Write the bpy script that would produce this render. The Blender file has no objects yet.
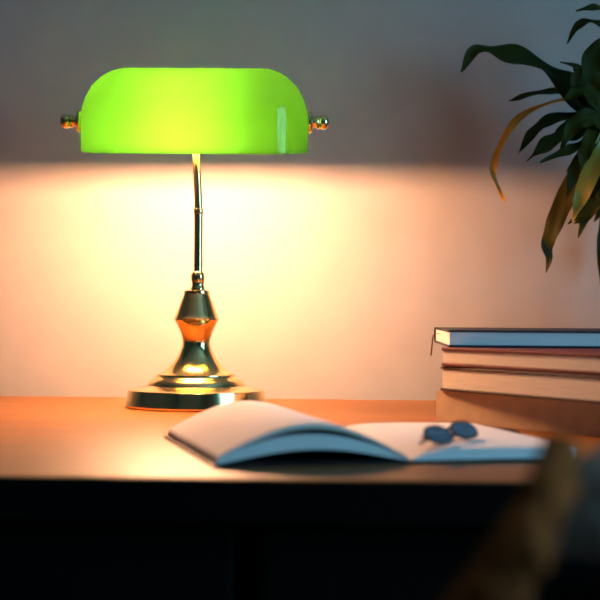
import bpy, bmesh, math, random
from math import sin, cos, pi, radians as R
from mathutils import Vector, Matrix, noise

random.seed(7)
sc = bpy.context.scene
COL = sc.collection

# ------------------------------------------------------------------ camera
F = 1450.0; HZ = 305.0
DESK = 0.74
PSI = R(2.5)
cd = bpy.data.cameras.new('camera'); cam = bpy.data.objects.new('camera', cd); COL.objects.link(cam)
cd.sensor_width = 36; cd.sensor_fit = 'HORIZONTAL'; cd.lens = F/600*36; cd.shift_y = (HZ-300)/600
cd.clip_start = 0.02
cam.matrix_world = (Matrix.Translation((0, 0, DESK+0.1125)) @ Matrix.Rotation(PSI, 4, 'Z')
                    @ Matrix.Rotation(pi/2, 4, 'X') @ Matrix.Rotation(R(0.4), 4, 'Z'))
sc.camera = cam
CM = cam.matrix_world.copy()
cd.dof.use_dof = True; cd.dof.focus_distance = 1.56; cd.dof.aperture_fstop = 6.6; cd.dof.aperture_blades = 0

def P(px, py, D):
    return CM @ Vector(((px-300)/F*D, (HZ-py)/F*D, -D))
def Pz(px, py, z):
    a = CM.translation; d = P(px, py, 1.0)-a
    return a + d*((z-a.z)/d.z)

# ------------------------------------------------------------------ helpers
def obj(name, bm, mats, parent=None, smooth=None):
    me = bpy.data.meshes.new(name)
    bmesh.ops.recalc_face_normals(bm, faces=bm.faces)
    bm.to_mesh(me); bm.free()
    if not isinstance(mats, (list, tuple)): mats = [mats]
    for m in mats: me.materials.append(m)
    if smooth is not None:
        me.polygons.foreach_set('use_smooth', [True]*len(me.polygons))
        me.set_sharp_from_angle(angle=R(smooth))
    o = bpy.data.objects.new(name, me); COL.objects.link(o)
    if parent: o.parent = parent
    return o
def thing(name, label, cat, loc=(0, 0, 0), rz=0.0, group=None):
    o = bpy.data.objects.new(name, None); COL.objects.link(o)
    o.location = loc; o.rotation_euler = (0, 0, rz); o.empty_display_size = 0.05
    o['label'] = label; o['category'] = cat
    if group: o['group'] = group
    return o
def struct(o):
    o['kind'] = 'structure'; return o
def bx(bm, x0, x1, y0, y1, z0, z1, bev=0.0, seg=2, rot=None):
    r = bmesh.ops.create_cube(bm, size=1.0)
    vs = r['verts']
    for v in vs:
        v.co = Vector(((x0+x1)/2+v.co.x*(x1-x0), (y0+y1)/2+v.co.y*(y1-y0), (z0+z1)/2+v.co.z*(z1-z0)))
        if rot: v.co = rot @ v.co
    if bev > 0:
        es = set()
        for v in vs: es.update(v.link_edges)
        bmesh.ops.bevel(bm, geom=list(es), offset=bev, segments=seg, affect='EDGES', profile=0.5)
    return bm
def box(*a, **k): return bx(bmesh.new(), *a, **k)
def lathe(prof, segs=96, M=Matrix(), bm=None):
    bm = bm or bmesh.new()
    rings = []
    for r, z in prof:
        if r < 1e-6: rings.append([bm.verts.new(M @ Vector((0, 0, z)))])
        else: rings.append([bm.verts.new(M @ Vector((r*cos(2*pi*i/segs), r*sin(2*pi*i/segs), z))) for i in range(segs)])
    for a, b in zip(rings, rings[1:]):
        for i in range(segs):
            j = (i+1) % segs
            if len(a) == 1 and len(b) == 1: continue
            if len(a) == 1: bm.faces.new((a[0], b[i], b[j]))
            elif len(b) == 1: bm.faces.new((a[i], a[j], b[0]))
            else: bm.faces.new((a[i], a[j], b[j], b[i]))
    return bm
def tube(pts, rad, segs=16, bm=None, closed=False):
    bm = bm or bmesh.new()
    pts = [Vector(p) for p in pts]; n = len(pts); rings = []
    up = None
    for i, p in enumerate(pts):
        if closed: t = (pts[(i+1) % n]-pts[i-1])
        else: t = pts[min(i+1, n-1)]-pts[max(i-1, 0)]
        t.normalize()
        if up is None:
            up = Vector((0, 0, 1)) if abs(t.z) < 0.9 else Vector((1, 0, 0))
        s = t.cross(up).normalized(); up = s.cross(t).normalized()
        r = rad(i/(n-1)) if callable(rad) else rad
        rings.append([bm.verts.new(p+(s*cos(2*pi*k/segs)+up*sin(2*pi*k/segs))*r) for k in range(segs)])
    m = n if closed else n-1
    for i in range(m):
        a, b = rings[i], rings[(i+1) % n]
        for k in range(segs):
            l = (k+1) % segs
            bm.faces.new((a[k], a[l], b[l], b[k]))
    if not closed:
        bm.faces.new(rings[0][::-1]); bm.faces.new(rings[-1])
    return bm
def catmull(pts, n):
    pts = [Vector(p) for p in pts]
    ext = [pts[0]*2-pts[1]]+pts+[pts[-1]*2-pts[-2]]
    out = []; m = len(pts)-1
    for k in range(n):
        s = k/(n-1)*m; i = min(int(s), m-1); t = s-i
        a, b, c, d = ext[i:i+4]
        out.append(0.5*((2*b)+(c-a)*t+(2*a-5*b+4*c-d)*t*t+(3*b-a-3*c+d)*t**3))
    return out

# ------------------------------------------------------------------ materials
def mat(name, col=(0.8, 0.8, 0.8), rough=0.5, metal=0.0, spec=0.5, coat=0.0, coat_r=0.05, sheen=0.0):
    m = bpy.data.materials.new(name); m.use_nodes = True
    b = m.node_tree.nodes['Principled BSDF']
    b.inputs['Base Color'].default_value = (*col, 1); b.inputs['Roughness'].default_value = rough
    b.inputs['Metallic'].default_value = metal; b.inputs['Specular IOR Level'].default_value = spec
    b.inputs['Coat Weight'].default_value = coat; b.inputs['Coat Roughness'].default_value = coat_r
    b.inputs['Sheen Weight'].default_value = sheen
    return m
def nd(m, typ, **k):
    n = m.node_tree.nodes.new(typ)
    for a, v in k.items(): setattr(n, a, v)
    return n
def ln(m, a, b): m.node_tree.links.new(a, b)
def bsdf(m): return m.node_tree.nodes['Principled BSDF']
def vary(m, c1, c2, scale=(1, 1, 1), nscale=5.0, detail=6, bump=0.0, lo=0.35, hi=0.65, rough_var=None):
    tc = nd(m, 'ShaderNodeTexCoord'); mp = nd(m, 'ShaderNodeMapping'); mp.inputs['Scale'].default_value = scale
    nz = nd(m, 'ShaderNodeTexNoise'); nz.inputs['Scale'].default_value = nscale; nz.inputs['Detail'].default_value = detail
    cr = nd(m, 'ShaderNodeValToRGB')
    cr.color_ramp.elements[0].position = lo; cr.color_ramp.elements[1].position = hi
    cr.color_ramp.elements[0].color = (*c1, 1); cr.color_ramp.elements[1].color = (*c2, 1)
    ln(m, tc.outputs['Object'], mp.inputs['Vector']); ln(m, mp.outputs['Vector'], nz.inputs['Vector'])
    ln(m, nz.outputs['Fac'], cr.inputs['Fac']); ln(m, cr.outputs['Color'], bsdf(m).inputs['Base Color'])
    if bump:
        bp = nd(m, 'ShaderNodeBump'); bp.inputs['Strength'].default_value = bump; bp.inputs['Distance'].default_value = 0.002
        ln(m, nz.outputs['Fac'], bp.inputs['Height']); ln(m, bp.outputs['Normal'], bsdf(m).inputs['Normal'])
    if rough_var:
        mr = nd(m, 'ShaderNodeMapRange'); mr.inputs['To Min'].default_value = rough_var[0]; mr.inputs['To Max'].default_value = rough_var[1]
        ln(m, nz.outputs['Fac'], mr.inputs['Value']); ln(m, mr.outputs['Result'], bsdf(m).inputs['Roughness'])
    return m

m_wall = vary(mat('wall_paint', rough=0.75, spec=0.15), (0.43, 0.385, 0.345), (0.455, 0.41, 0.365), nscale=18, bump=0.03)
m_dwall = vary(mat('dark_wall_paint', rough=0.85, spec=0.2), (0.14, 0.14, 0.135), (0.16, 0.16, 0.155), nscale=6)
m_ceil = vary(mat('ceiling_paint', rough=0.9, spec=0.2), (0.74, 0.74, 0.73), (0.78, 0.78, 0.77), nscale=4)
m_floor = vary(mat('dark_floor_boards', rough=0.5), (0.03, 0.02, 0.014), (0.05, 0.032, 0.02), scale=(1, 12, 1), nscale=3)
m_desk = vary(mat('varnished_desk_wood', rough=0.45, spec=0.14, coat=0.03, coat_r=0.16), (0.21, 0.074, 0.017), (0.31, 0.118, 0.027),
              scale=(1.2, 16, 4), nscale=2.2, detail=8, rough_var=(0.38, 0.5))
m_black = vary(mat('near_black_wood', rough=0.6, spec=0.06), (0.004, 0.0035, 0.003), (0.007, 0.006, 0.005), scale=(1, 10, 1), nscale=3)  # almost black throughout, with a faint grain
m_brass = vary(mat('polished_brass', rough=0.1, metal=1.0), (0.90, 0.64, 0.25), (0.97, 0.73, 0.33), nscale=9, rough_var=(0.13, 0.19))
m_white = mat('white_paint', (0.7, 0.7, 0.7), 0.45)
m_page = vary(mat('ivory_paper', rough=0.85, spec=0.15), (0.76, 0.73, 0.70), (0.80, 0.77, 0.74), nscale=10)
def edges_mat(name, c1, c2):
    m = mat(name, rough=0.85, spec=0.15)
    return vary(m, c1, c2, scale=(1, 1, 60), nscale=25, detail=3, bump=0.25, lo=0.3, hi=0.7)
m_edge = edges_mat('white_page_edges', (0.76, 0.75, 0.72), (0.88, 0.86, 0.82))
m_edge_cream = edges_mat('cream_page_edges', (0.74, 0.67, 0.56), (0.88, 0.81, 0.70))
m_navy = vary(mat('navy_cloth', rough=0.7), (0.010, 0.012, 0.022), (0.016, 0.019, 0.032), nscale=120, bump=0.1)
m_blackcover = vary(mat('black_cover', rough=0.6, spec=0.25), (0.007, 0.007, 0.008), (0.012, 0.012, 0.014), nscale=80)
m_red = vary(mat('dark_red_cloth', rough=0.65), (0.11, 0.008, 0.009), (0.15, 0.012, 0.012), nscale=120, bump=0.1)
m_brown = vary(mat('dark_brown_cloth', rough=0.65), (0.03, 0.012, 0.008), (0.045, 0.018, 0.012), nscale=120)
m_tan = vary(mat('tan_cloth', rough=0.8, spec=0.2), (0.60, 0.45, 0.29), (0.68, 0.52, 0.34), nscale=60, bump=0.1)
m_ribbon = mat('brown_ribbon', (0.13, 0.05, 0.02), 0.6)
m_lensframe = mat('dark_blue_plastic', (0.004, 0.010, 0.020), 0.15)
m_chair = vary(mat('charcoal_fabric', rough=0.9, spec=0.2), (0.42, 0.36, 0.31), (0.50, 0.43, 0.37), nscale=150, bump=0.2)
m_wool = vary(mat('brown_wool', rough=0.95, spec=0.05), (0.18, 0.042, 0.010), (0.40, 0.098, 0.025), nscale=45, bump=0.6)
m_leaf = vary(mat('dark_green_leaf', rough=0.6, spec=0.08), (0.020, 0.024, 0.003), (0.038, 0.042, 0.005), nscale=14)
m_leaf2 = vary(mat('olive_leaf', rough=0.6, spec=0.2), (0.035, 0.035, 0.004), (0.085, 0.07, 0.007), nscale=12)
m_leafy = vary(mat('yellow_green_leaf', rough=0.45), (0.17, 0.18, 0.02), (0.30, 0.26, 0.03), nscale=16)
m_yellow = vary(mat('yellowed_leaf', rough=0.5), (0.55, 0.26, 0.015), (0.70, 0.36, 0.02), nscale=18)
m_cane = vary(mat('plant_cane', rough=0.8), (0.12, 0.09, 0.05), (0.2, 0.15, 0.09), scale=(1, 1, 8), nscale=10, bump=0.4)
m_pot = vary(mat('grey_ceramic', rough=0.4), (0.18, 0.18, 0.18), (0.22, 0.22, 0.215), nscale=8)
m_soil = vary(mat('soil', rough=0.95), (0.01, 0.007, 0.005), (0.03, 0.02, 0.014), nscale=60, bump=0.8)

m_lens = mat('blue_lens_daylight', (0.10, 0.18, 0.27), 0.04); bsdf(m_lens).inputs['Transmission Weight'].default_value = 0.6  # blue lightened in the base colour to stand in for reflected window daylight
bsdf(m_lens).inputs['IOR'].default_value = 1.5
m_glass = bpy.data.materials.new('window_glass'); m_glass.use_nodes = True
nt = m_glass.node_tree; nt.nodes.remove(nt.nodes['Principled BSDF'])
tr = nd(m_glass, 'ShaderNodeBsdfTransparent'); gl = nd(m_glass, 'ShaderNodeBsdfGlossy'); gl.inputs['Roughness'].default_value = 0.02
mx = nd(m_glass, 'ShaderNodeMixShader'); mx.inputs['Fac'].default_value = 0.06
ln(m_glass, tr.outputs[0], mx.inputs[1]); ln(m_glass, gl.outputs[0], mx.inputs[2]); ln(m_glass, mx.outputs[0], nt.nodes['Material Output'].inputs['Surface'])

def trans_mat(name, tcol, dcol, fac, rough, spec):
    m = mat(name, dcol, rough, spec=spec)
    t = nd(m, 'ShaderNodeBsdfTranslucent'); t.inputs['Color'].default_value = (*tcol, 1)
    x = nd(m, 'ShaderNodeMixShader'); x.inputs['Fac'].default_value = fac
    ln(m, bsdf(m).outputs[0], x.inputs[1]); ln(m, t.outputs[0], x.inputs[2])
    ln(m, x.outputs[0], m.node_tree.nodes['Material Output'].inputs['Surface'])
    return m
SH_T = 0.55
m_shade = trans_mat('green_cased_glass', (0.042, 0.235, 0.016), (0.005, 0.10, 0.010), SH_T, 0.06, 0.5)
m_shade_in = trans_mat('white_glass_lining', (0.8, 0.8, 0.6), (0.32, 0.44, 0.20), 0.40, 0.3, 0.4)

BULB = 1600.0
m_bulb = bpy.data.materials.new('glowing_bulb'); m_bulb.use_nodes = True
nt = m_bulb.node_tree; nt.nodes.remove(nt.nodes['Principled BSDF'])
em = nd(m_bulb, 'ShaderNodeEmission'); em.inputs['Color'].default_value = (1.0, 0.475, 0.25, 1); em.inputs['Strength'].default_value = BULB
ln(m_bulb, em.outputs[0], nt.nodes['Material Output'].inputs['Surface'])

# ------------------------------------------------------------------ the room
YW = 1.82; YD = 1.735; XL, XR, YF, ZC = -1.9, 1.7, -2.6, 2.5
struct(obj('floor', box(XL-.1, XR+.1, YF-.1, YW+.1, -0.1, 0), m_floor))
struct(obj('ceiling', box(XL-.1, XR+.1, YF-.1, YW+.1, ZC, ZC+.1), m_ceil))
struct(obj('wall_back', box(XL, XR, YW, YW+.1, 0, ZC), m_wall))
struct(obj('wall_left', box(XL-.1, XL, YF-.1, YW+.1, 0, ZC), m_dwall))
struct(obj('wall_front', box(XL, XR, YF-.1, YF, 0, ZC), m_wall))
WY0, WY1, WZ0, WZ1 = -0.15, 1.05, 0.75, 2.05
b = bmesh.new()
bx(b, XR, XR+.1, YF-.1, WY0, 0, ZC); bx(b, XR, XR+.1, WY1, YW+.1, 0, ZC)
bx(b, XR, XR+.1, WY0, WY1, 0, WZ0); bx(b, XR, XR+.1, WY0, WY1, WZ1, ZC)
struct(obj('wall_right', b, m_dwall))
b = bmesh.new(); w = 0.05
x0, x1 = XR+.02, XR+.08
bx(b, x0, x1, WY0, WY0+w, WZ0, WZ1); bx(b, x0, x1, WY1-w, WY1, WZ0, WZ1)
bx(b, x0, x1, WY0+w, WY1-w, WZ0, WZ0+w); bx(b, x0, x1, WY0+w, WY1-w, WZ1-w, WZ1)
ym = (WY0+WY1)/2; bx(b, x0, x1, ym-.02, ym+.02, WZ0+w, WZ1-w)
win = struct(obj('window_1', b, m_white))
obj('pane', box(XR+.045, XR+.05, WY0+w, ym-.02, WZ0+w, WZ1-w), m_glass, win)
obj('pane', box(XR+.045, XR+.05, ym+.02, WY1-w, WZ0+w, WZ1-w), m_glass, win)

# daylight
wd = bpy.data.worlds.new('sky'); sc.world = wd; wd.use_nodes = True
bg = wd.node_tree.nodes['Background']; bg.inputs['Color'].default_value = (0.23, 0.64, 0.98, 1); bg.inputs['Strength'].default_value = 9.2
pl = bpy.data.lights.new('window_portal', 'AREA'); pl.shape = 'RECTANGLE'; pl.size = WZ1-WZ0; pl.size_y = WY1-WY0
pl.cycles.is_portal = True
po = bpy.data.objects.new('window_portal', pl); COL.objects.link(po)
po.location = (XR+.11, ym, (WZ0+WZ1)/2); po.rotation_euler = (0, pi/2, 0)

# ------------------------------------------------------------------ desk
fy = Pz(260, 480, DESK).y
DX0, DX1 = -0.95, 0.80
desk = thing('desk', 'wooden writing desk with varnished orange-brown top and black front', 'desk', ((DX0+DX1)/2, (fy+YD)/2, 0))
hx = (DX1-DX0)/2; hy = (YD-0.003-fy)/2
obj('desktop', box(-hx, hx, -hy+.004, hy, DESK-.028, DESK, .0015), m_desk, desk)
obj('edge_band', box(-hx, hx, -hy, -hy+.004, DESK-.028, DESK-.0006, .0012), m_black, desk)
obj('drawer_front', box(-hx+.06, -.01, -hy+.015, -hy+.033, DESK-.150, DESK-.032, .002), m_black, desk)
obj('drawer_front', box(.01, hx-.06, -hy+.015, -hy+.033, DESK-.150, DESK-.032, .002), m_black, desk)
b = bmesh.new(); bx(b, -hx+.05, hx-.05, hy-.03, hy-.012, 0.25, DESK-.028)
obj('back_panel', b, m_black, desk)
for sx in (-1, 1): obj('side_rail', box(sx*(hx-.05)-.009, sx*(hx-.05)+.009, -hy+.07, hy-.05, DESK-.150, DESK-.028), m_black, desk)
for sx in (-1, 1):
    for sy in (-1, 1):
        obj('leg', box(sx*(hx-.045)-.025, sx*(hx-.045)+.025, sy*(hy-.04)-.025, sy*(hy-.04)+.025, 0, DESK-.028, .003), m_black, desk)

# ------------------------------------------------------------------ desk lamp
s = 1.6/F
LB = Pz(196, 407, DESK)
lamp = thing('desk_lamp', 'brass banker lamp with a glowing green glass shade', 'lamp', LB, R(1.8))
def prof(pts): return [(r*s, (407-y)*s) for r, y in pts]
base_p = [(0, 407), (66, 407), (69.7, 406.2), (70.2, 404.5), (67.2, 391.5), (66.8, 389.8), (65.5, 389), (63, 388.6), (56, 387.4), (50, 386.3), (48.4, 385.4),
          (47.8, 384), (46.5, 381.5), (43, 378.8), (40.5, 377.5), (39.5, 376.4), (39, 375.4), (0, 375.4)]
obj('base', lathe(prof(base_p)), m_brass, lamp, 28)
col_p = [(0, 375.4), (38.4, 375.4), (38.2, 374.4), (35, 373), (31, 370.8), (27.5, 368), (24.5, 365), (21, 360.5), (18.2, 356), (15.8, 351), (14.2, 346.5),
         (13.6, 343), (14.2, 338.5), (16.2, 332), (18.8, 326), (20.8, 322.3), (22.2, 320.8), (22.4, 319), (21.4, 317.6), (20.6, 315.6), (19, 311), (17, 306),
         (15.2, 301), (13.8, 297), (12.8, 294.8), (13, 293.4), (12.5, 291.6), (9, 290.6), (0, 290.6)]
obj('column', lathe(prof(col_p), 72), m_brass, lamp, 28)
coll_p = [(0, 290.6), (7.2, 290.6), (7, 288.5), (6.2, 287), (5.9, 285), (6.3, 282.5), (6.9, 279.5), (6.8, 276.5), (6, 274), (4.6, 272.6), (0, 272.6)]
M = Matrix.Translation((1.0*s, 0, 0))
obj('collar', lathe(prof(coll_p), 48, M), m_brass, lamp, 30)
zz = lambda y: (407-y)*s
sp = [(1.2*s, 0, zz(272.6)), (1.2*s, 0, zz(240)), (1.2*s, 0, zz(213))]
st = obj('stem', tube(sp, 4.3*s, 32), m_brass, lamp, 40)
b = lathe([(0, zz(215.5)), (4.5*s, zz(215.5)), (4.8*s, zz(214.5)), (4.8*s, zz(211)), (4.4*s, zz(210)), (0, zz(210))], 32, Matrix.Translation((1.2*s, 0, 0)))
obj('ring', b, m_brass, st, 30)
ZA = zz(124)
sp = [(1.2*s, 0, zz(210)), (0.0*s, 0, zz(185)), (-1.6*s, 0, zz(158)), (-1.8*s, .0, ZA-.032)]
obj('neck', tube(catmull(sp, 12), 3.9*s, 32), m_brass, lamp, 40)
cx = -3.4*s
# socket and bulb lie along the shade
BZ = ZA-0.0275
b = lathe([(0, .0), (.005, 0), (.006, .001), (.006, .003), (.005, .004), (0, .004)], 32, Matrix.Translation((cx, 0, ZA-.0335)) )
obj('socket', b, m_brass, lamp, 30)
bp = []
hl, rb = .046, .0068
for k in range(0, 9): a = pi/2*k/8; bp.append((rb*sin(a), -hl+rb-rb*cos(a)))
for k in range(0, 9): a = pi/2*k/8; bp.append((rb*cos(a), hl-rb+rb*sin(a)))
Mx = Matrix.Translation((cx-.013, 0, BZ+.006)) @ Matrix.Rotation(pi/2, 4, 'Y')
obj('bulb', lathe(bp, 32, Mx), m_bulb, lamp, 60)
b = tube([(cx-.1255, 0, ZA), (cx-.06, .022, ZA), (cx, .026, ZA), (cx+.06, .022, ZA), (cx+.1255, 0, ZA)], .0018, 10)
tube([(cx, .026, ZA), (cx, .018, ZA-.016), (cx, 0.003, ZA-.031)], .0022, 10, b)
obj('shade_bracket', b, m_brass, lamp, 40)
# shade: a long dome over an oval plan with a short skirt, tipped forward
def shade_rows(a, bb, rr, L, z_add=0.0, nphi=22):
    outl = []
    n1, n2 = 28, 36
    for k in range(n1): outl.append((-a+2*a*k/n1, 0.0, -1.0))
    for k in range(n2): t = -pi/2+pi*k/n2; outl.append((a, cos(t), sin(t)))
    for k in range(n1): outl.append((a-2*a*k/n1, 0.0, 1.0))
    for k in range(n2): t = pi/2+pi*k/n2; outl.append((-a, cos(t), sin(t)))
    rows = []
    for k in range(6): rows.append([Vector((c+ex*bb, ey*rr, -L+L*k/6)) for c, ex, ey in outl])
    for k in range(nphi+1):
        ph = pi/2*k/nphi
        rows.append([Vector((c+ex*bb*cos(ph), ey*rr*cos(ph), rr*sin(ph))) for c, ex, ey in outl])
    return rows
TILT = Matrix.Translation((cx, 0, ZA)) @ Matrix.Rotation(R(7.2), 4, 'X')
b = bmesh.new()
th = .0035
outer = shade_rows(.073, .0517, .0585, .0324); inner = shade_rows(.073, .0517-th, .0585-th, .0324)
def add_rows(rows, mi):
    vr = [[b.verts.new(TILT @ p) for p in row] for row in rows]
    n = len(vr[0])
    for r0, r1 in zip(vr, vr[1:]):
        for i in range(n):
            f = b.faces.new((r0[i], r0[(i+1) % n], r1[(i+1) % n], r1[i])); f.material_index = mi
    return vr
vo = add_rows(outer, 0); vi = add_rows(inner, 1)
n = len(vo[0])
mid = [b.verts.new(TILT @ ((p+q)/2+Vector((0, 0, -.0012)))) for p, q in zip(outer[0], inner[0])]
for i in range(n):
    j = (i+1) % n
    b.faces.new((vo[0][i], vo[0][j], mid[j], mid[i])); b.faces.new((mid[i], mid[j], vi[0][j], vi[0][i])).material_index = 0
bmesh.ops.remove_doubles(b, verts=b.verts, dist=1e-5)
obj('lamp_shade', b, [m_shade, m_shade_in], lamp, 50)
fin = [(0, 0), (10.5, 0), (11, .8), (11, 2.6), (10.2, 3.6), (6.2, 4.2), (5.2, 5.2), (5.2, 7.4), (6.4, 8.2), (6.8, 9.2), (6.4, 10.2), (5.6, 11), (6.6, 12.2), (7.3, 14), (7.3, 16), (6.2, 18.2), (4.6, 19.6), (2.6, 20.6), (0, 21)]
for sg in (-1, 1):
    Mx = Matrix.Translation((cx+sg*.1248, 0, ZA)) @ Matrix.Rotation(sg*pi/2, 4, 'Y')
    obj('finial', lathe([(r*s, z*s) for r, z in fin], 40, Mx), m_brass, lamp, 30)

# ------------------------------------------------------------------ open notebook
cr_ = Pz(413, 464, DESK)
nb = thing('notebook', 'open thick notebook with blank pages and black cover lying on the desk', 'notebook', (cr_.x, cr_.y, DESK), R(14)+PSI)
LN, WL, WR = .228, .141, .128
def sheet_block(top, bot, u0, u1, v0, v1, nu=40, nv=10, jag=0.0):
    bm = bmesh.new()
    def rows(fz):
        out = []
        for i in range(nu+1):
            t = i/nu; u = u0+(u1-u0)*t
            out.append([bm.verts.new((u, v0+(v1-v0)*j/nv, fz(t, j/nv))) for j in range(nv+1)])
        return out
    T = rows(top); Bt = rows(bot)
    def q(a, b_, c, d, mi):
        f = bm.faces.new((a, b_, c, d)); f.material_index = mi
    for i in range(nu):
        for j in range(nv):
            q(T[i][j], T[i+1][j], T[i+1][j+1], T[i][j+1], 0); q(Bt[i][j], Bt[i][j+1], Bt[i+1][j+1], Bt[i+1][j], 0)
        q(T[i][0], Bt[i][0], Bt[i+1][0], T[i+1][0], 1); q(T[i][nv], T[i+1][nv], Bt[i+1][nv], Bt[i][nv], 1)
    for j in range(nv):
        q(T[0][j], T[0][j+1], Bt[0][j+1], Bt[0][j], 1); q(T[nu][j], Bt[nu][j], Bt[nu][j+1], T[nu][j+1], 1)
    return bm
arch = lambda t, p=1.0: max(sin(pi*min(max(t, 0), 1)), 0)**p
ltop = lambda t, v: .0062+.0170*arch(t, .9)*(1+.06*v)-.003*t
lbot = lambda t, v: .0022+.0092*arch(t, 1.1)
obj('left_pages', sheet_block(ltop, lbot, -WL, -.002, .003, LN-.003), [m_page, m_edge], nb, 40)
f0 = lambda t, v: ltop(t, v)+.0004+.0040*arch(t, 1.4)
f1 = lambda t, v: f0(t, v)+.0010+.0028*arch(t, 1.0)
obj('raised_sheets', sheet_block(f1, f0, -WL+.001, -.003, .002, LN-.004), [m_page, m_edge_cream], nb, 40)
def rt(t, v):
    rise = 1-math.exp(-t*9)
    return .0030+.0085*rise-.0018*t
rbm = lambda t, v: .0021
obj('right_pages', sheet_block(rt, rbm, .001, WR, .003, LN-.003), [m_page, m_edge], nb, 40)
obj('cover', box(-WL-.003, WR+.003, 0, LN, 0, .002, .0008), m_blackcover, nb)
# elastic pen loop on the outer edge of the right cover
b = bmesh.new()
lp = []
for k in range(24):
    a = 2*pi*k/24
    lp.append((WR+.011+.0095*cos(a), .0046+.0042*sin(a)))
rw = []
for sc_, v in ((1, .160), (1, .176), (.82, .176), (.82, .160)):
    rw.append([b.verts.new((WR+.011+(x-WR-.011)*sc_, v, .0046+(z-.0046)*sc_)) for x, z in lp])
for q in range(4):
    for k in range(24):
        b.faces.new((rw[q][k], rw[q][(k+1) % 24], rw[(q+1) % 4][(k+1) % 24], rw[(q+1) % 4][k]))
obj('pen_loop', b, m_blackcover, nb, 40)

# ------------------------------------------------------------------ folded glasses on the right page
gp = Pz(459, 442, DESK+.0115)
gl_ = thing('eyeglasses', 'small dark blue folded eyeglasses lying on the right page of the open notebook', 'glasses', (gp.x, gp.y, DESK+.0112), R(60)+PSI)
LEAN = Matrix.Translation((0, 0, .0015)) @ Matrix.Rotation(R(-46), 4, 'X')
def lens_pts(c, a, h, n=40, sc_=1.0):
    out = []
    for k in range(n):
        t = 2*pi*k/n
        x = abs(cos(t))**.8*(1 if cos(t) >= 0 else -1)*a*sc_; z = abs(sin(t))**.85*(1 if sin(t) >= 0 else -1)*h*sc_
        out.append(Vector((c+x, 0.0, h+.001+z)))
    return out
b = bmesh.new()
for sg in (-1, 1):
    tube([LEAN @ p for p in lens_pts(sg*.0285, .0235, .0095)], .0014, 10, b, closed=True)
tube([LEAN @ Vector(p) for p in ((-.0055, 0, .012), (-.003, -.001, .0145), (0, -.0015, .0152), (.003, -.001, .0145), (.0055, 0, .012))], .0014, 10, b)
gl_.scale = (.82, .82, .82)
obj('frame', b, m_lensframe, gl_, 50)
for sg in (-1, 1):
    b = bmesh.new()
    A = [b.verts.new(LEAN @ (p+Vector((0, -.0006, 0)))) for p in lens_pts(sg*.0285, .0235, .0095, sc_=.97)]
    B = [b.verts.new(LEAN @ (p+Vector((0, .0006, 0)))) for p in lens_pts(sg*.0285, .0235, .0095, sc_=.97)]
    b.faces.new(A); b.faces.new(B[::-1])
    for k in range(40): b.faces.new((A[k], A[(k+1) % 40], B[(k+1) % 40], B[k]))
    obj('lens', b, m_lens, gl_)
    y0 = .012 if sg < 0 else .016
    hpt = LEAN @ Vector((sg*.0525, 0, .0115))
    obj('temple', tube(catmull([hpt, (sg*.0535, y0*.8, .010), (sg*.045, y0+.002, .0065), (0, y0+.003, .0040), (-sg*.03, y0+.003, .0030), (-sg*.046, y0+.001, .0020)], 24), .0013, 8), m_lensframe, gl_, 50)

# ------------------------------------------------------------------ stack of books
def book(name, label, corner, rz, L, W, z0, T, mcov, medge, board=.003, over=.0016, spine_front=False, group='books stacked on the desk'):
    """corner = front-left corner on plan; local x along the front, y to the back"""
    t = thing(name, label, 'book', (corner.x, corner.y, z0), rz, group)
    if spine_front:
        b = bmesh.new(); n = 10; r0 = []; r1 = []
        for k in range(n+1):
            a = -pi/2+pi*k/n; ca = min(cos(a)*6, 1)
            r0.append(b.verts.new((0, .002-.002*ca, T/2+T/2*max(min(sin(a)*1.04, 1), -1)))); r1.append(b.verts.new((L, .002-.002*ca, T/2+T/2*max(min(sin(a)*1.04, 1), -1))))
        i0 = [b.verts.new((v.co.x, max(v.co.y, 0)+.0025, T/2+(v.co.z-T/2)*(1-.005/T))) for v in r0]
        i1 = [b.verts.new((v.co.x, max(v.co.y, 0)+.0025, T/2+(v.co.z-T/2)*(1-.005/T))) for v in r1]
        for k in range(n):
            b.faces.new((r0[k], r0[k+1], r1[k+1], r1[k])); b.faces.new((i0[k], i1[k], i1[k+1], i0[k+1]))
            b.faces.new((r0[k], i0[k], i0[k+1], r0[k+1])); b.faces.new((r1[k], r1[k+1], i1[k+1], i1[k]))
        b.faces.new((r0[0], r1[0], i1[0], i0[0])); b.faces.new((r0[n], i0[n], i1[n], r1[n]))
        obj('spine', b, mcov, t, 40)
        obj('page_block', box(over, L-over, .0085, W-over, board, T-board), medge, t)
        obj('cover', box(0, L, .0085, W, 0, board, .0008), mcov, t); obj('cover', box(0, L, .0085, W, T-board, T, .0008), mcov, t)
    else:
        obj('page_block', box(over, L-over, over, W-.005, board, T-board), medge, t)
        obj('cover', box(0, L, 0, W, 0, board, .0009), mcov, t)
        obj('cover', box(0, L, 0, W, T-board, T, .0009), mcov, t)
        obj('spine', box(0, L, W-.005, W, board, T-board), mcov, t)
    return t
D0 = 1.42
def zat(py, D): return (CM @ Vector((0, (HZ-py)/F*D, -D))).z
c0 = P(436, 420, D0)
t1 = .0300
book('book', 'thickest book, plain tan back, at the bottom of the stack right of the lamp', c0, R(-52)+PSI, .27, .20, DESK, t1, m_tan, m_edge_cream, spine_front=True)
z = DESK+t1+.0003
c1 = P(440, 387, 1.412)
t2 = .0235
book('book', 'cream-paged book with dark brown covers, lying directly on the thick tan book', c1, R(-57)+PSI, .25, .18, z, t2, m_brown, m_edge_cream, board=.0026)
z += t2+.0003
c2 = P(441, 363, 1.408)
t3 = .0185
book('book', 'third book up, cream pages and dark red lower cover, under the topmost book', c2, R(-55)+PSI, .24, .175, z, t3, m_red, m_edge_cream, board=.0034)
z += t3+.0003
c3 = P(448, 340, 1.40)
t4 = .0165
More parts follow.
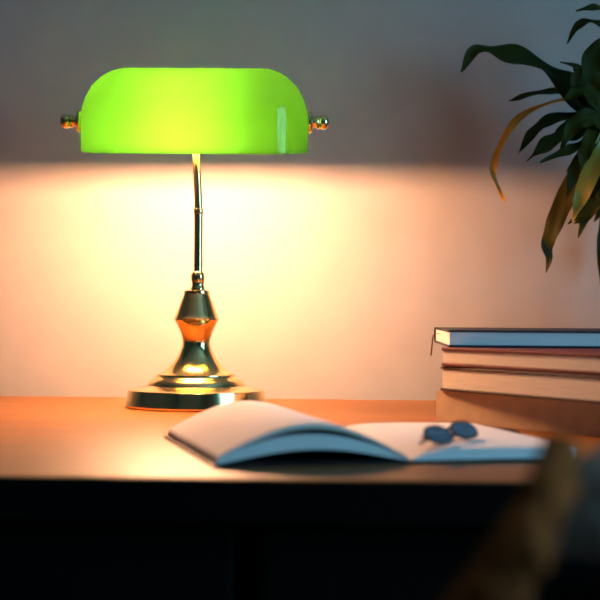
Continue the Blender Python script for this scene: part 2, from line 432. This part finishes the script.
tb = book('book', 'topmost book of the stack, navy covers and a thin ribbon hanging from its end', c3, R(-1)+PSI, .24, .18, z, t4, m_navy, m_edge, board=.0020)
rb_ = [(.010, .125, t4*.62), (.001, .125, t4*.66), (-.003, .125, t4*.62), (-.0052, .125, t4*.45), (-.0060, .125, t4*.0), (-.0066, .125, -.006), (-.0072, .125, -.0125)]
b = bmesh.new(); pv = None
for p in catmull(rb_, 26):
    cur = [b.verts.new(p+Vector(o)) for o in ((-.0007, -.0022, -.0003), (.0007, -.0022, .0003), (.0007, .0022, .0003), (-.0007, .0022, -.0003))]
    if pv:
        for k in range(4): b.faces.new((pv[k], pv[(k+1) % 4], cur[(k+1) % 4], cur[k]))
    else: b.faces.new(cur)
    pv = cur
b.faces.new(pv[::-1])
obj('ribbon', b, m_ribbon, tb)

# ------------------------------------------------------------------ plant at the right
potc = P(673, 400, 1.655); potc.z = DESK
plant = thing('potted_plant', 'leafy plant with long drooping dark green leaves, one yellowed, by the wall', 'plant', potc)
IV = Matrix.Translation(-potc)
pp = [(0, 0), (.046, 0), (.048, .002), (.062, .110), (.064, .112), (.064, .124), (.060, .126), (.057, .124), (.056, .112), (.054, .104), (0, .104)]
obj('pot', lathe(pp, 48), m_pot, plant, 35)
obj('soil', lathe([(0, .1045), (.0535, .1045), (.0535, .107), (.03, .110), (0, .111)], 32), m_soil, plant, 60)
crown = P(606, 122, 1.695)
cane = catmull([Vector((0, 0, .105)), Vector((.006, .002, .16)), Vector((-.016, .012, .225)), (IV @ crown)-Vector((-.012, 0.003, .035)), IV @ (crown+Vector((.0, 0, .05)))], 30)
obj('cane', tube(cane, lambda t: .011-.005*t, 14), m_cane, plant, 50)
def leaf(pix, width, m, fold=.25, wave=.0, twist=0.0, peak=.42, tilt=0.5):
    """pix = list of (px, py, D); half-width from a tapering profile; normal biased to face up and outwards"""
    pts = catmull([IV @ P(*q) for q in pix], 40)
    b = bmesh.new(); n = len(pts); rows = []
    view = Vector((0, -1, 0)); up = Vector((0, 0, 1))
    for i, p in enumerate(pts):
        t = i/(n-1)
        tg = (pts[min(i+1, n-1)]-pts[max(i-1, 0)]).normalized()
        nn = (view*(1-tilt)+up*tilt); nn = (nn-tg*nn.dot(tg)).normalized()
        side = tg.cross(nn).normalized()
        a = twist*t+.15*sin(t*9+width)
        side, nn = side*cos(a)+nn*sin(a), nn*cos(a)-side*sin(a)
        if t < peak: wv = width*(.42+.58*sin(pi/2*t/peak)**1.2)
        else: wv = width*max(cos(pi/2*(t-peak)/(1-peak)), 0.02)**.9
        wv *= 1+.22*noise.noise(Vector((t*7, width*3000, 3.1)))
        row = []
        for k in range(-4, 5):
            u = k/4
            off = nn*(fold*wv*abs(u)+1.7*wave*width*sin(t*19+u*1.8+width*900)*abs(u)**1.5)
            row.append(p+side*(wv*u)+off)
        rows.append((row, nn))
    T = [[b.verts.new(p+nn*.0004) for p in row] for row, nn in rows]
    B = [[b.verts.new(p-nn*.0004) for p in row] for row, nn in rows]
    for i in range(n-1):
        for k in range(8):
            b.faces.new((T[i][k], T[i][k+1], T[i+1][k+1], T[i+1][k])); b.faces.new((B[i][k], B[i+1][k], B[i+1][k+1], B[i][k+1]))
        b.faces.new((T[i][0], T[i+1][0], B[i+1][0], B[i][0])); b.faces.new((T[i][8], B[i][8], B[i+1][8], T[i+1][8]))
    b.faces.new([T[0][k] for k in range(9)]+[B[0][k] for k in range(8, -1, -1)])
    b.faces.new([T[-1][k] for k in range(9)]+[B[-1][k] for k in range(8, -1, -1)])
    return obj('leaf', b, m, plant, 60)
W = 1.6/F
leaf([(598, 125, 1.695), (580, 108, 1.695), (567, 84, 1.695), (545, 69, 1.708), (515, 57, 1.714), (492, 51, 1.720), (474, 52, 1.720), (461, 72, 1.720)], 14*W, m_leaf, .2, .18, tilt=.5, peak=.42)
leaf([(598, 122, 1.708), (582, 106, 1.708), (560, 93, 1.720), (535, 94, 1.726), (509, 101, 1.733)], 8*W, m_leaf, .2, .1, tilt=.6, peak=.5)
yl = leaf([(600, 112, 1.720), (572, 100, 1.733), (545, 105, 1.739), (518, 120, 1.745), (501, 145, 1.745), (493, 172, 1.745), (499, 190, 1.745), (506, 203, 1.745)], 4.4*W, m_yellow, .3, .2, tilt=.5, peak=.6)
yl['label'] = 'yellowed drooping leaf'
leaf([(602, 135, 1.66), (590, 155, 1.68), (574, 182, 1.71), (561, 208, 1.735), (553, 228, 1.745), (547, 246, 1.75), (549, 258, 1.75), (546, 273, 1.75)], 10.5*W, m_leaf2, .2, .12, tilt=.15, peak=.34)
lf5 = leaf([(612, 118, 1.657), (601, 148, 1.645), (590, 175, 1.651), (580, 200, 1.657), (572, 222, 1.670)], 10*W, m_leafy, .25, .08, tilt=.25, peak=.42)
lf5['label'] = 'pale yellow-green leaf'
leaf([(602, 125, 1.695), (580, 118, 1.695), (552, 120, 1.695), (533, 133, 1.695), (518, 154, 1.695)], 9*W, m_leaf, .2, .12, tilt=.5)
leaf([(604, 130, 1.683), (585, 130, 1.670), (563, 136, 1.664), (545, 146, 1.657), (527, 161, 1.657)], 11*W, m_leaf, .2, .15, tilt=.45)
leaf([(606, 135, 1.670), (590, 142, 1.657), (565, 152, 1.651), (540, 162, 1.645)], 7*W, m_leaf, .2, .12, tilt=.45)
leaf([(622, 60, 1.695), (606, 18, 1.695), (596, 8, 1.695), (576, 11, 1.695)], 5.5*W, m_leaf, .2, .1, tilt=.5, peak=.6)
leaf([(620, 70, 1.708), (612, 34, 1.708), (592, 22, 1.708), (577, 27, 1.708), (567, 44, 1.708)], 6*W, m_leaf, .2, .1, tilt=.5, peak=.5)
leaf([(606, 118, 1.683), (592, 95, 1.676), (590, 70, 1.670), (600, 48, 1.670), (618, 42, 1.670)], 13*W, m_leaf, .2, .12, tilt=.15)
leaf([(600, 118, 1.670), (582, 100, 1.664), (575, 82, 1.657), (578, 68, 1.657), (560, 62, 1.657)], 5.5*W, m_leaf, .2, .1, tilt=.3)
leaf([(606, 140, 1.695), (604, 165, 1.708), (596, 195, 1.720), (584, 216, 1.720), (574, 224, 1.720)], 11*W, m_leaf, .2, .15, tilt=.2)
leaf([(610, 130, 1.733), (612, 165, 1.758), (606, 200, 1.770), (594, 222, 1.776)], 10*W, m_leaf, .2, .15, tilt=.2)
leaf([(604, 130, 1.720), (592, 140, 1.739), (580, 160, 1.745), (566, 172, 1.758)], 8*W, m_leaf2, .2, .1, tilt=.3)
leaf([(604, 128, 1.726), (584, 122, 1.739), (566, 128, 1.751), (548, 148, 1.751)], 9*W, m_leaf, .2, .15, tilt=.3)
leaf([(606, 120, 1.714), (596, 104, 1.726), (584, 84, 1.726), (572, 62, 1.726)], 9*W, m_leaf, .2, .12, tilt=.2)
leaf([(612, 150, 1.739), (606, 180, 1.758), (590, 205, 1.764), (578, 238, 1.770)], 10*W, m_leaf, .2, .12, tilt=.2)
leaf([(618, 160, 1.751), (615, 200, 1.770), (606, 240, 1.776), (600, 285, 1.776)], 12*W, m_leaf, .2, .12, tilt=.15)
leaf([(606, 120, 1.664), (598, 128, 1.651), (586, 150, 1.645), (580, 172, 1.645)], 9*W, m_leaf, .2, .12, tilt=.25)
leaf([(606, 112, 1.66), (596, 96, 1.65), (580, 92, 1.645), (562, 100, 1.645)], 9*W, m_leaf, .2, .15, tilt=.4)
leaf([(608, 128, 1.65), (592, 118, 1.64), (574, 126, 1.635), (560, 150, 1.635)], 10*W, m_leaf, .2, .15, tilt=.25)
leaf([(608, 140, 1.67), (592, 152, 1.67), (576, 170, 1.675), (566, 200, 1.68)], 10*W, m_leaf, .2, .15, tilt=.2)
leaf([(612, 185, 1.68), (602, 198, 1.68), (588, 208, 1.68), (568, 224, 1.68)], 7*W, m_leaf, .2, .12, tilt=.4)
# leaves on the far side of the crown, beyond the frame
for q, ww, mm in (([(612, 110), (640, 80), (675, 70), (720, 95), (735, 130)], 12, m_leaf), ([(612, 118), (650, 115), (690, 130), (715, 170)], 11, m_leaf),
                  ([(612, 128), (640, 150), (665, 190), (672, 240)], 12, m_leaf2), ([(612, 105), (625, 60), (650, 20), (690, 5)], 11, m_leaf),
                  ([(608, 105), (612, 60), (618, 10), (640, -25)], 10, m_leaf)):
    leaf([(a, c, 1.695-.02*i) for i, (a, c) in enumerate(q)], ww*W, mm, .2, .12, tilt=.45)

# ------------------------------------------------------------------ chair in front of the desk
CD = .55
ct = P(600, 443, CD)
chair = thing('chair', 'dark charcoal padded chair, blurred in the lower right corner', 'chair', (P(540, 500, CD).x+.215, ct.y+.02, 0), 0.0)
topz = ct.z
hw = .215
b = bmesh.new()
NZ, NX = 140, 40
z0, z1 = .50, topz
def chx(u, v):   # rounded-corner outline
    return u
rowsF, rowsB = [], []
for j in range(NZ+1):
    v = j/NZ; zc = z0+(z1-z0)*v
    rc = .047; d = zc-(z1-rc)
    wv = hw if d <= 0 else hw-rc+math.sqrt(max(rc*rc-d*d, 0))
    rf, rbk = [], []
    for i in range(NX+1):
        u = -1+2*i/NX
        x = u*wv
        ed = min((1-abs(u))*wv, (z1-zc), zc-z0)
        thk = .006+.020*min(ed/.03, 1)**.5
        ch = .007*abs(sin(pi*(z1-zc)/.021))**.6*min(ed/.02, 1)
        rf.append(b.verts.new((x, -thk-ch, zc))); rbk.append(b.verts.new((x, thk, zc)))
    rowsF.append(rf); rowsB.append(rbk)
for j in range(NZ):
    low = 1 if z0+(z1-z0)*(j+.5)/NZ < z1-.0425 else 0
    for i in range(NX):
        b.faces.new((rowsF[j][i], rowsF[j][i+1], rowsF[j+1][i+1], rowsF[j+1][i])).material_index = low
        b.faces.new((rowsB[j][i], rowsB[j+1][i], rowsB[j+1][i+1], rowsB[j][i+1])).material_index = low
    b.faces.new((rowsF[j][0], rowsF[j+1][0], rowsB[j+1][0], rowsB[j][0])); b.faces.new((rowsF[j][NX], rowsB[j][NX], rowsB[j+1][NX], rowsF[j+1][NX]))
for i in range(NX):
    b.faces.new((rowsF[0][i], rowsB[0][i], rowsB[0][i+1], rowsF[0][i+1])); b.faces.new((rowsF[NZ][i], rowsF[NZ][i+1], rowsB[NZ][i+1], rowsB[NZ][i]))
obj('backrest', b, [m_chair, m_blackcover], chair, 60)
obj('seat', box(-.22, .22, .03, .44, .41, .47, .02, 4), m_chair, chair, 60)
for sx in (-1, 1):
    obj('leg', tube([(sx*.19, .06, .415), (sx*.205, .035, 0.0)], lambda t: .015-.004*t, 14), m_black, chair, 50)
    obj('leg', tube([(sx*.19, .40, .415), (sx*.20, .425, 0.0)], lambda t: .015-.004*t, 14), m_black, chair, 50)
    obj('back_post', tube([(sx*.13, .06, .415), (sx*.13, .038, .46), (sx*.13, .032, .56)], .010, 12), m_black, chair, 50)

# brown wool scarf slung over the chair's near corner
thr = thing('scarf', 'fluffy brown scarf slung over the corner of the dark chair in the foreground', 'scarf', (ct.x, ct.y, topz))
b = bmesh.new()
path = [(604, 860, CD+.095), (600, 760, CD+.100), (596, 660, CD+.102), (589, 580, CD+.102), (580, 538, CD+.102), (569, 486, CD+.090), (561, 457, CD+.058), (559, 452, CD+.014), (556, 465, CD-.028), (550, 492, CD-.052), (538, 520, CD-.058), (519, 551, CD-.062), (495, 589, CD-.062), (464, 632, CD-.060), (446, 690, CD-.058), (440, 770, CD-.058), (438, 860, CD-.058), (440, 960, CD-.058)]
o0 = Vector(thr.location)
rad = [.014, .013, .011, .008, .006, .006, .006, .0062, .0068, .008, .009, .010, .0115, .012, .013, .014, .015, .013]
pts = catmull([P(*q)-o0 for q in path], 190)
def rr_(t):
    k = t*(len(rad)-1); i = min(int(k), len(rad)-2); return rad[i]+(rad[i+1]-rad[i])*(k-i)
tube(pts, rr_, 40, b)
bmesh.ops.subdivide_edges(b, edges=[e for e in b.edges], cuts=1, use_grid_fill=True)
b.normal_update()
for v in b.verts:
    nz = noise.fractal(v.co*70, 1.0, 2.0, 4)+.6*noise.noise(v.co*260)
    v.co += v.normal*nz*.0026
obj('knit', b, m_wool, thr, 80)

# ------------------------------------------------------------------ view
sc.view_settings.view_transform = 'Standard'; sc.view_settings.look = 'None'
sc.view_settings.exposure = 0.0; sc.view_settings.gamma = 1.0
try: sc.view_settings.use_curve_mapping = False
except Exception: pass
sc.cycles.use_denoising = True
sc.cycles.max_bounces = 16; sc.cycles.diffuse_bounces = 8; sc.cycles.transmission_bounces = 12; sc.cycles.transparent_max_bounces = 12
sc.cycles.sample_clamp_indirect = 10.0
